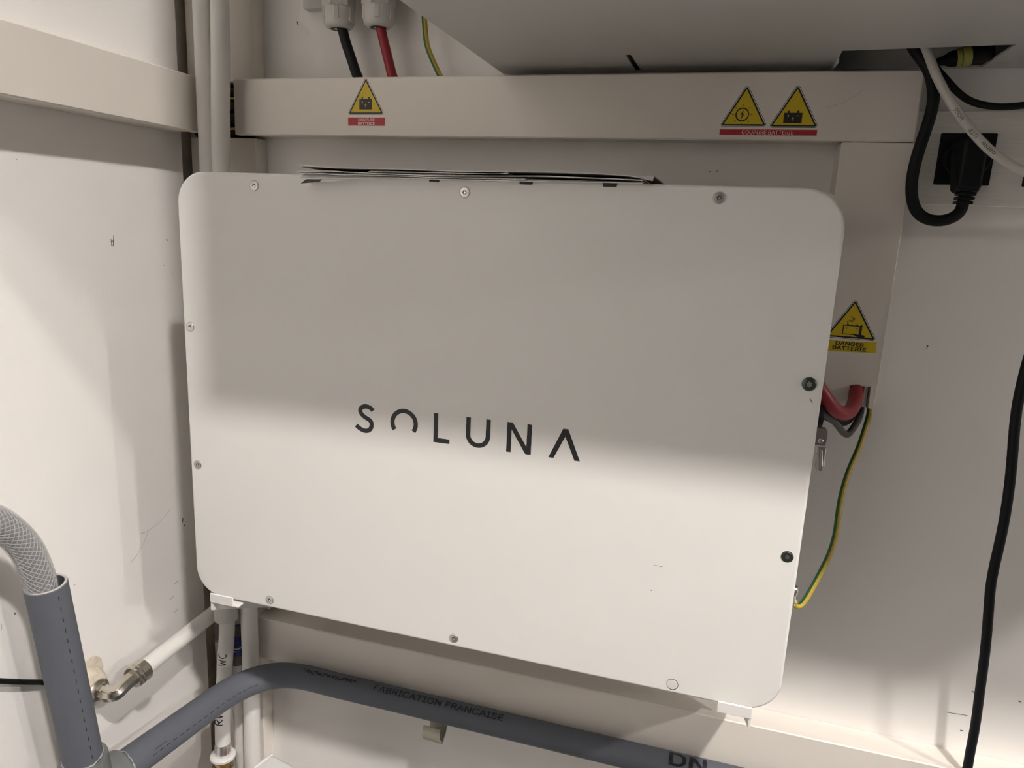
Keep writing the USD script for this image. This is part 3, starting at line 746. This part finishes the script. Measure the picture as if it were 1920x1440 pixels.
# ------------------------------------------------------------------ warning stickers
def tri(cx, z0, w, h, inset):
    r = .0022
    p = Polygon([(cx - w / 2 + r * 1.35, z0 + r), (cx + w / 2 - r * 1.35, z0 + r), (cx, z0 + h - r * 1.0)]).buffer(r, 16)
    return p.buffer(-inset, join_style=1 if inset < .0011 else 2)
def bolt(cx, cz, s):
    return Polygon([(cx + .12 * s, cz + .5 * s), (cx - .22 * s, cz - .05 * s), (cx + .0 * s, cz + .0 * s), (cx - .12 * s, cz - .5 * s), (cx + .22 * s, cz + .08 * s), (cx + .02 * s, cz + .03 * s)])
def triangle_parts(th, cx, z0, w, h, y):
    obj('outline', ext(tri(cx, z0, w, h, 0), .00006, y), 'sign_black', th, smooth=False)
    obj('white_edge', ext(tri(cx, z0, w, h, .0004), .00010, y), 'sign_white', th, smooth=False)
    obj('black_border', ext(tri(cx, z0, w, h, .0010), .00014, y), 'sign_black', th, smooth=False)
    obj('yellow_field', ext(tri(cx, z0, w, h, .0024), .00018, y), 'sign_yellow', th, smooth=False)
def battery_icon(th, cx, cz, w, h, y):
    b = unary_union([sbox(cx - w / 2, cz, cx + w / 2, cz + h), sbox(cx - w * .32, cz + h * .9, cx - w * .20, cz + h * 1.2), sbox(cx + w * .20, cz + h * .9, cx + w * .32, cz + h * 1.2)])
    p = unary_union([sbox(cx - w * .31, cz + h * .66, cx - w * .21, cz + h * .73), sbox(cx - w * .285, cz + h * .59, cx - w * .235, cz + h * .80), sbox(cx + w * .20, cz + h * .66, cx + w * .34, cz + h * .73), bolt(cx, cz + h * .42, h * .55)])
    obj('battery_symbol', ext(b.difference(p), .00022, y), 'sign_black', th, smooth=False)

s1 = thing('warning_sticker', 'yellow battery triangle sticker with a two-line red COUPURE BATTERIE banner', 'sticker', (.2441, -TT, .3165))
triangle_parts(s1, .2434, .3277, .0428, .0363, -TT)
battery_icon(s1, .2432, .3330, .0150, .0105, -TT)
obj('red_banner', ext(sbox(.2222, .3166, .2660, .3249), .00008, -TT), 'sign_red', s1, smooth=False)
obj('lettering', text_on('COUPURE', .0026, .2441, -TT - .00008, .3212, .0197, bold=True), 'sign_pale', s1, smooth=False)
obj('lettering', text_on('BATTERIE', .0026, .2441, -TT - .00008, .3176, .0197, bold=True), 'sign_pale', s1, smooth=False)

s2 = thing('warning_sticker', 'pair of yellow sun and battery triangles over one long red COUPURE BATTERIE banner', 'sticker', (.6545, -TT, .3106))
triangle_parts(s2, .6323, .3177, .0418, .0357, -TT)
triangle_parts(s2, .6764, .3172, .0422, .0362, -TT)
battery_icon(s2, .6750, .3212, .0158, .0090, -TT)
cx, cz = .6305, .3286
obj('sun_symbol', ext(unary_union([Point(cx, cz).buffer(.0061, 32).difference(Point(cx, cz).buffer(.0050, 32))] + [stroke([(cx + .0072 * math.cos(a), cz + .0072 * math.sin(a)), (cx + .0093 * math.cos(a), cz + .0093 * math.sin(a))], .00045) for a in np.radians(np.arange(0, 360, 45))] + [bolt(cx, cz, .0085)]), .00022, -TT), 'sign_black', s2, smooth=False)
obj('red_banner', ext(sbox(.6118, .3105, .6972, .3155), .00008, -TT), 'sign_red', s2, smooth=False)
obj('lettering', text_on('COUPURE BATTERIE', .0034, .6545, -TT - .00008, .3113, .0455), 'sign_pale', s2, smooth=False)

s3 = thing('warning_sticker', 'yellow acid battery triangle sticker with a yellow DANGER BATTERIE banner', 'sticker', (.750, -TT, .116))
triangle_parts(s3, .7494, .1281, .0444, .0362, -TT)
cx, cz, w, h = .7498, .1322, .0160, .0090
g = sbox(cx - w / 2, cz, cx + w / 2, cz + h).difference(sbox(cx - w / 2 + .0008, cz + .0007, cx + w / 2 - .0016, cz + h - .0008))
g = unary_union([g, sbox(cx - .0048, cz + h, cx - .0034, cz + h + .0013), sbox(cx + .0034, cz + h, cx + .0048, cz + h + .0012), sbox(cx + w / 2 - .001, cz, cx + w / 2 + .0006, cz + h + .0006),
                 sbox(cx - .0053, cz + .0058, cx - .0036, cz + .0062), sbox(cx - .00465, cz + .0052, cx - .00425, cz + .0069), sbox(cx + .0030, cz + .0056, cx + .0052, cz + .0060),
                 Polygon([(cx + .003, cz), (cx + .0085, cz - .0022), (cx + .0112, cz - .0018), (cx + .0112, cz - .0003), (cx + .008, cz + .0004), (cx + .007, cz)]).buffer(.0005),
                 stroke(bezier_pts([(cx - .0041, cz + h + .0017), (cx - .0046, cz + h + .0032), (cx - .0020, cz + h + .0045), (cx + .0006, cz + h + .0056), (cx + .0010, cz + h + .0071)]), .00045),
                 stroke(bezier_pts([(cx - .0034, cz + h + .0040), (cx - .0006, cz + h + .0036), (cx + .0010, cz + h + .0052), (cx - .0008, cz + h + .0072), (cx - .0022, cz + h + .0084)]), .00045)])
obj('battery_symbol', ext(g, .00022, -TT), 'sign_black', s3, smooth=False)
obj('yellow_banner', ext(Polygon([(.7270, .1150), (.7730, .1168), (.7727, .1271), (.7270, .1253)]), .00008, -TT), 'sign_yellow', s3, smooth=False)
for txt, zz, ww, xx in (('DANGER', .1218, .0245, .7497), ('BATTERIE', .1174, .0292, .7499)):
    t = text_on(txt, .0034, xx, -TT - .00008, zz, ww, bold=True)
    v, f = arr(t); v[:, 2] += (v[:, 0] - xx) * -.01
    obj('lettering', trimesh.Trimesh(v, f, process=False), 'sign_black', s3, smooth=False)

# ------------------------------------------------------------------ inverter cabinet overhead
iv = thing('inverter_cabinet', 'big white metal cabinet overhead, seen from below, with a cable opening', 'inverter', (.84, -.2, .3735))
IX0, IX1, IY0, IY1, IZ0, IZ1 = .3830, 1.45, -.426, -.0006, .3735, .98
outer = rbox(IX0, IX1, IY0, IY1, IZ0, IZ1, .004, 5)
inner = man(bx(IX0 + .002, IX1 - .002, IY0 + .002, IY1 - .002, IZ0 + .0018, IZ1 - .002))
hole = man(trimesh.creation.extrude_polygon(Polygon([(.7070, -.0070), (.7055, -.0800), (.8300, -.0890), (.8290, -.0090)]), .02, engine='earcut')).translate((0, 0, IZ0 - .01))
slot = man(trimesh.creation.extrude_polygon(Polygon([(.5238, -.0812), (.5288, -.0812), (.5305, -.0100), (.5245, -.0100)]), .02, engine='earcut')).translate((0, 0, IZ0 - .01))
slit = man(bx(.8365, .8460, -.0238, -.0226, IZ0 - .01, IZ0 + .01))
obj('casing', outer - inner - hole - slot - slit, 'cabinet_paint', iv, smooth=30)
obj('inner_frame', bx(.690, .7030, -.10, -.004, IZ0 + .0020, IZ0 + .10), 'black_plastic', iv)
obj('inner_chassis', bx(IX0 + .004, IX1 - .004, IY0 + .004, IY1 - .004, IZ0 + .10, IZ0 + .104), 'matt_black', iv)
obj('opening_edge', bx(.7052, .7068, -.052, -.008, IZ0 - .0035, IZ0 + .001, .0003), 'gland_grey', iv)
obj('slot_liner', bx(.5150, .5400, -.095, -.004, IZ0 + .0025, IZ0 + .0045), 'matt_black', iv)
obj('paint_chip', cat_mesh(*[bx(.455 + .0065 * k, .455 + .0065 * k + .004, -.034 + .0012 * math.sin(k * 1.7), -.0332 + .0012 * math.sin(k * 1.7), IZ0 - .0001, IZ0 + .0003) for k in range(9)]), 'sign_white', iv, smooth=False)

# ------------------------------------------------------------------ isolator box with two glands, top left
sb = thing('isolator_box', 'grey enclosure at the top edge with two hexagonal cable glands', 'switch box', (.23, -.05, .455))
obj('enclosure', rbox(.150, .362, -.095, -.0006, .456, .60, .004, 5), 'gland_grey', sb)
obj('mounting_lug', bx(.150, .176, -.012, -.0006, .4435, .470, .001), 'gland_grey', sb)
for gx in (.2053, .2523):
    g = obj('gland', lathe([(0, 0), (.0095, 0), (.0125, .0006), (.0150, .0030), (.0166, .0075), (.0170, .012), (.0170, .020), (.0160, .0205), (.0160, .044), (0, .044)], (gx, -.030, .4165), (0, 0, 1), 40), 'gland_grey', sb)
    obj('gland_ridge', cat_mesh(*[bx(-.0030, .0030, -.0176, -.0150, .0065, .0195, .0007).apply_transform(trimesh.transformations.rotation_matrix(math.radians(60 * k + 20), (0, 0, 1))).apply_translation((gx, -.030, .4165)) for k in range(6)]), 'gland_grey', g)
    obj('gland_neck', hexnut((gx, -.030, .437), (0, 0, 1), .0178, .019, 6, .001), 'gland_grey', g, smooth=20)
    obj('gland_mouth', lathe([(.0056, 0), (.0088, 0), (.0088, -.0004), (.0056, -.0004), (.0056, 0)], (gx, -.030, .4166), (0, 0, 1), 32), 'recess_dark', g)
obj('battery_cable', tube([(.2053, -.03, .440), (.2058, -.03, .4244), (.2089, -.03, .4179), (.2133, -.03, .404), (.2197, -.03, .3878), (.2267, -.03, .3704), (.2290, -.028, .3662)], .0054, 18, 50), 'black_sheath', label='thick black cable dropping from the left gland into the trunking', cat='cable')
obj('battery_cable', tube([(.2523, -.03, .440), (.2525, -.03, .425), (.2543, -.03, .4177), (.2588, -.03, .4019), (.2639, -.03, .3849), (.2684, -.03, .3699), (.2697, -.028, .3662)], .0052, 18, 50), 'red_sheath', label='thick red cable dropping from the right gland into the trunking', cat='cable')


def earth_wire(path, r, lab, up, seg=80, spin=0.0):
    e_ = thing('earth_wire', lab, 'wire', path[-1])
    C = spline(path, seg)
    obj('yellow_sheath', tube(C, r, 18, curve=False, up=up), 'yellow_sheath', e_)
    obj('green_stripe', tube(C, r * 1.03, 9, curve=False, a0=spin, a1=spin + 2.2, up=up), 'green_sheath', e_)
earth_wire([(.3040, -.03, .440), (.3048, -.03, .4214), (.3063, -.03, .4085), (.3083, -.03, .3981), (.3146, -.03, .384), (.3228, -.03, .3693), (.3245, -.029, .3662)], .0028, 'yellow and green earth wire dropping from the overhead cabinet into the trunking', (-1, 0, 0), spin=-1.6)

# ------------------------------------------------------------------ cables at the right of the battery cabinet
obj('battery_cable', tube([(.7634, -.022, .0935), (.7630, -.024, .0885), (.7621, -.034, .0820), (.7600, -.050, .0746), (.7548, -.070, .0677), (.7458, -.088, .0662), (.7357, -.100, .0720), (.7278, -.106, .0805), (.7213, -.108, .0890), (.7165, -.108, .0950)], .0064, 20, 80), 'red_sheath', label='thick red cable bending from the notched trunking into the cabinet side', cat='cable')
obj('thin_black_cable', tube([(.7700, -.020, .0625), (.7700, -.030, .0575), (.7656, -.042, .0483), (.7600, -.052, .0420), (.7566, -.059, .0404), (.7523, -.066, .0425), (.7455, -.078, .0503), (.7371, -.090, .0595), (.7286, -.100, .0665), (.7200, -.105, .0715)], .0031, 16, 80), 'grey_sheath', label='dark grey cable making a sharp V below the red cable', cat='cable')
obj('thin_black_cable', tube([(.7640, -.012, .0612), (.7586, -.035, .0516), (.7481, -.055, .0522), (.7373, -.071, .0590), (.7288, -.083, .0630), (.7205, -.095, .0640), (.714, -.104, .0650)], .0058, 16, 60), 'black_sheath', label='thick black cable tucked behind the red cable by the cabinet side', cat='cable')
earth_wire([(.7778, -.020, .0620), (.7782, -.028, .0570), (.7742, -.040, .0425), (.7693, -.050, .0259), (.7636, -.060, .0122), (.7588, -.070, -.0011), (.7553, -.080, -.0167), (.7537, -.088, -.0298), (.7526, -.095, -.0456), (.7491, -.103, -.0613), (.7427, -.112, -.0769), (.7356, -.120, -.0918), (.7301, -.125, -.1026), (.7258, -.128, -.1072), (.7213, -.131, -.1055), (.7205, -.134, -.1000)], .0026, 'long yellow and green earth wire from the notched trunking to the bolt on the cabinet', (-1, 0, 0), spin=-1.3)
LC = [(.9695, -.0140, .2951), (.9695, -.035, .2930), (.955, -.052, .285), (.915, -.066, .245), (.8950, -.068, .185), (.8880, -.066, .1273), (.8872, -.064, .088), (.8895, -.062, .060), (.8935, -.060, .026), (.8965, -.058, -.012), (.8975, -.056, -.048), (.8978, -.054, -.084), (.9010, -.052, -.116), (.9055, -.050, -.158), (.9090, -.0475, -.204), (.9118, -.0455, -.246), (.9125, -.0445, -.275), (.9120, -.0435, -.31), (.910, -.0435, -.333)]
LC = LC[:-2] + [(.9125, -.0445, -.300), (.910, -.046, -.325)]
longc = obj('thin_black_cable', tube(LC + [(.905, -.0765, -.352), (.902, -.080, -.40), (.90, -.080, -.995)], .0043, 16, 140), 'black_rubber', label='long black cable hanging down the right part of the back wall', cat='cable')

# ------------------------------------------------------------------ socket plate, plug and leads
sp = thing('socket_plate', 'brushed metal wall plate with a black power socket', 'socket', (.86, 0, .2546))
PZ0, PZ1 = .2546, .3368
obj('metal_plate', bx(.7835, .995, -.0100, -.0003, PZ0, PZ1, .0006), 'brushed_metal', sp)
for k, sx in enumerate((.8276, .8985, .9695)):
    sz = .2951
    si = obj('socket_insert', rbox(sx - .0225, sx + .0225, -.0122, -.0095, sz - .0225, sz + .0225, .0009, 4), 'black_plastic', sp)
    obj('socket_ring', lathe([(.0185, 0), (.0205, 0), (.0205, .0012), (.0185, .0012), (.0185, 0)], (sx, -.0121, sz), (0, -1, 0), 48), 'black_plastic', si)
    if k:
        obj('socket_well', cyl((sx, -.0122, sz), (0, -1, 0), .0180, .0003, 40), 'matt_black', si)
pg = thing('power_plug', 'black moulded plug in the wall socket with its looping power lead', 'plug', (.828, -.03, .27))
obj('plug_face', cyl((.8265, -.0136, .2945), (0, -1, 0), .0185, .012, 48, .001), 'black_plastic', pg)
obj('plug_body', m3.Manifold.batch_hull([m3.Manifold.sphere(r, 24).translate((x, y, z)) for x, y, z, r in [(.8155, -.0300, .3010, .0045), (.8345, -.0300, .3010, .0045), (.8205, -.0400, .3060, .0040), (.8325, -.0400, .3060, .0040), (.8185, -.0340, .2680, .0045), (.8325, -.0340, .2680, .0045), (.8195, -.0425, .2700, .0035), (.8320, -.0425, .2700, .0035)]]), 'black_plastic', pg, smooth=30)
for k in range(4):
    zz = .2665 - .0036 * k
    hw = .0075 - .0003 * k
    obj('strain_relief_rib', rbox(.8262 - hw - .0005 * k, .8262 + hw - .0005 * k, -.0450, -.0315, zz - .0014, zz + .0014, .0012, 4), 'black_plastic', pg)
obj('strain_relief_core', m3.Manifold.batch_hull([m3.Manifold.sphere(.0052, 20).translate((.8262, -.0385, .268)), m3.Manifold.sphere(.0048, 20).translate((.8246, -.0385, .2515))]), 'black_plastic', pg, smooth=True)
obj('power_lead', tube([(.742, -.05, .44), (.7560, -.05, .400), (.7642, -.0505, .3821), (.7768, -.052, .3658), (.7831, -.054, .3505), (.7851, -.055, .3353), (.7831, -.055, .3159), (.7800, -.054, .2962), (.7788, -.052, .2763), (.7814, -.050, .2584), (.7889, -.048, .245), (.8012, -.046, .2395), (.8141, -.044, .241), (.8221, -.041, .2468), (.8246, -.039, .2535)], .0049, 20, 120), 'black_rubber', pg)

ut = thing('network_cable', 'pale grey network cable curving down from the overhead opening across the socket plate', 'cable', (.82, -.07, .31))
UP = spline([(.748, -.055, .43), (.7600, -.057, .405), (.7677, -.060, .3872), (.7734, -.062, .3754), (.7795, -.066, .3608), (.7879, -.069, .3452), (.7995, -.071, .3281), (.8139, -.071, .3114), (.8302, -.070, .2965), (.8451, -.068, .2868), (.8588, -.066, .2805), (.8758, -.062, .2744), (.92, -.038, .2590), (.985, -.022, .249)], 140)
UR = .0037
obj('sheath', tube(UP, UR, 20, curve=False), 'utp_grey', ut)
def cable_text(text, height, x_from, length):
    """print along the sheath, reading from lower right to upper left"""
    L = np.r_[0, np.cumsum(np.linalg.norm(np.diff(UP, axis=0), axis=1))]
    s0 = np.interp(x_from, UP[:, 0], L)
    t = meshkit.text_mesh(text, height, .00015, False); v = np.array(t.vertices); f = np.array(t.faces)
    v, f = trimesh.remesh.subdivide_to_size(v, f, height * .4)
    v[:, 0] -= v[:, 0].min(); v[:, 0] *= length / v[:, 0].max(); v[:, 1] -= height / 2
    s = s0 - v[:, 0]
    c = np.stack([np.interp(s, L, UP[:, i]) for i in range(3)], 1)
    T, _, _ = frames(UP); T = np.stack([np.interp(s, L, T[:, i]) for i in range(3)], 1)
    O = CAM - c; O -= T * (O * T).sum(1)[:, None]; O /= np.linalg.norm(O, axis=1)[:, None]
    S = np.cross(T, O)                                             # across the cable
    a = v[:, 1] / UR
    nrm = O * np.cos(a)[:, None] + S * np.sin(a)[:, None]
    return trimesh.Trimesh(c + nrm * (UR + .0001 + v[:, 2])[:, None], f, process=False)
obj('printed_lettering', cable_text('cable', .0030, .8330, .0135), 'pencil', ut, smooth=False)
obj('printed_lettering', cable_text('UTP', .0032, .8180, .0085), 'pencil', ut, smooth=False)
obj('printed_lettering', cable_text('M006', .0030, .8055, .0105), 'pencil', ut, smooth=False)

dc = thing('connector_cable', 'thin black cable with a black connector and two yellow rings in the overhead opening', 'cable', (.80, -.055, .37))
cdir = np.array([.0440, 0, .0085]); cdir /= np.linalg.norm(cdir)
b0 = np.array([.7880, -.0330, .3735])
obj('cable', tube([b0 + cdir * .004, b0 - cdir * .0015 - np.array((0, .002, .0022)), (.7860, -.0430, .3660), (.7921, -.0520, .3561), (.801, -.052, .3473), (.8124, -.050, .3395), (.8256, -.048, .3355), (.8402, -.046, .3345), (.8566, -.044, .3361), (.8719, -.042, .3394), (.95, -.04, .36)], .0029, 16, 100), 'black_rubber', dc)
obj('connector_boot', lathe([(0, 0), (.0030, .0), (.0040, .005), (.0062, .0095), (.0068, .0135), (.0068, .018), (0, .018)], b0, cdir, 32), 'black_plastic', dc)
obj('yellow_ring', lathe([(.004, 0), (.0068, 0), (.0075, .001), (.0075, .0034), (.0068, .0042), (.004, .0042)], b0 + cdir * .0140, cdir, 32), 'ring_yellow', dc)
obj('yellow_ring', lathe([(.004, 0), (.0074, 0), (.0082, .0015), (.0082, .0055), (.0074, .0068), (.004, .0068)], b0 + cdir * .0185, cdir, 32), 'ring_yellow', dc)
obj('connector_body', lathe([(0, 0), (.0072, 0), (.0072, .0145), (.0060, .017), (0, .017)], b0 + cdir * .0250, cdir, 32), 'black_plastic', dc)
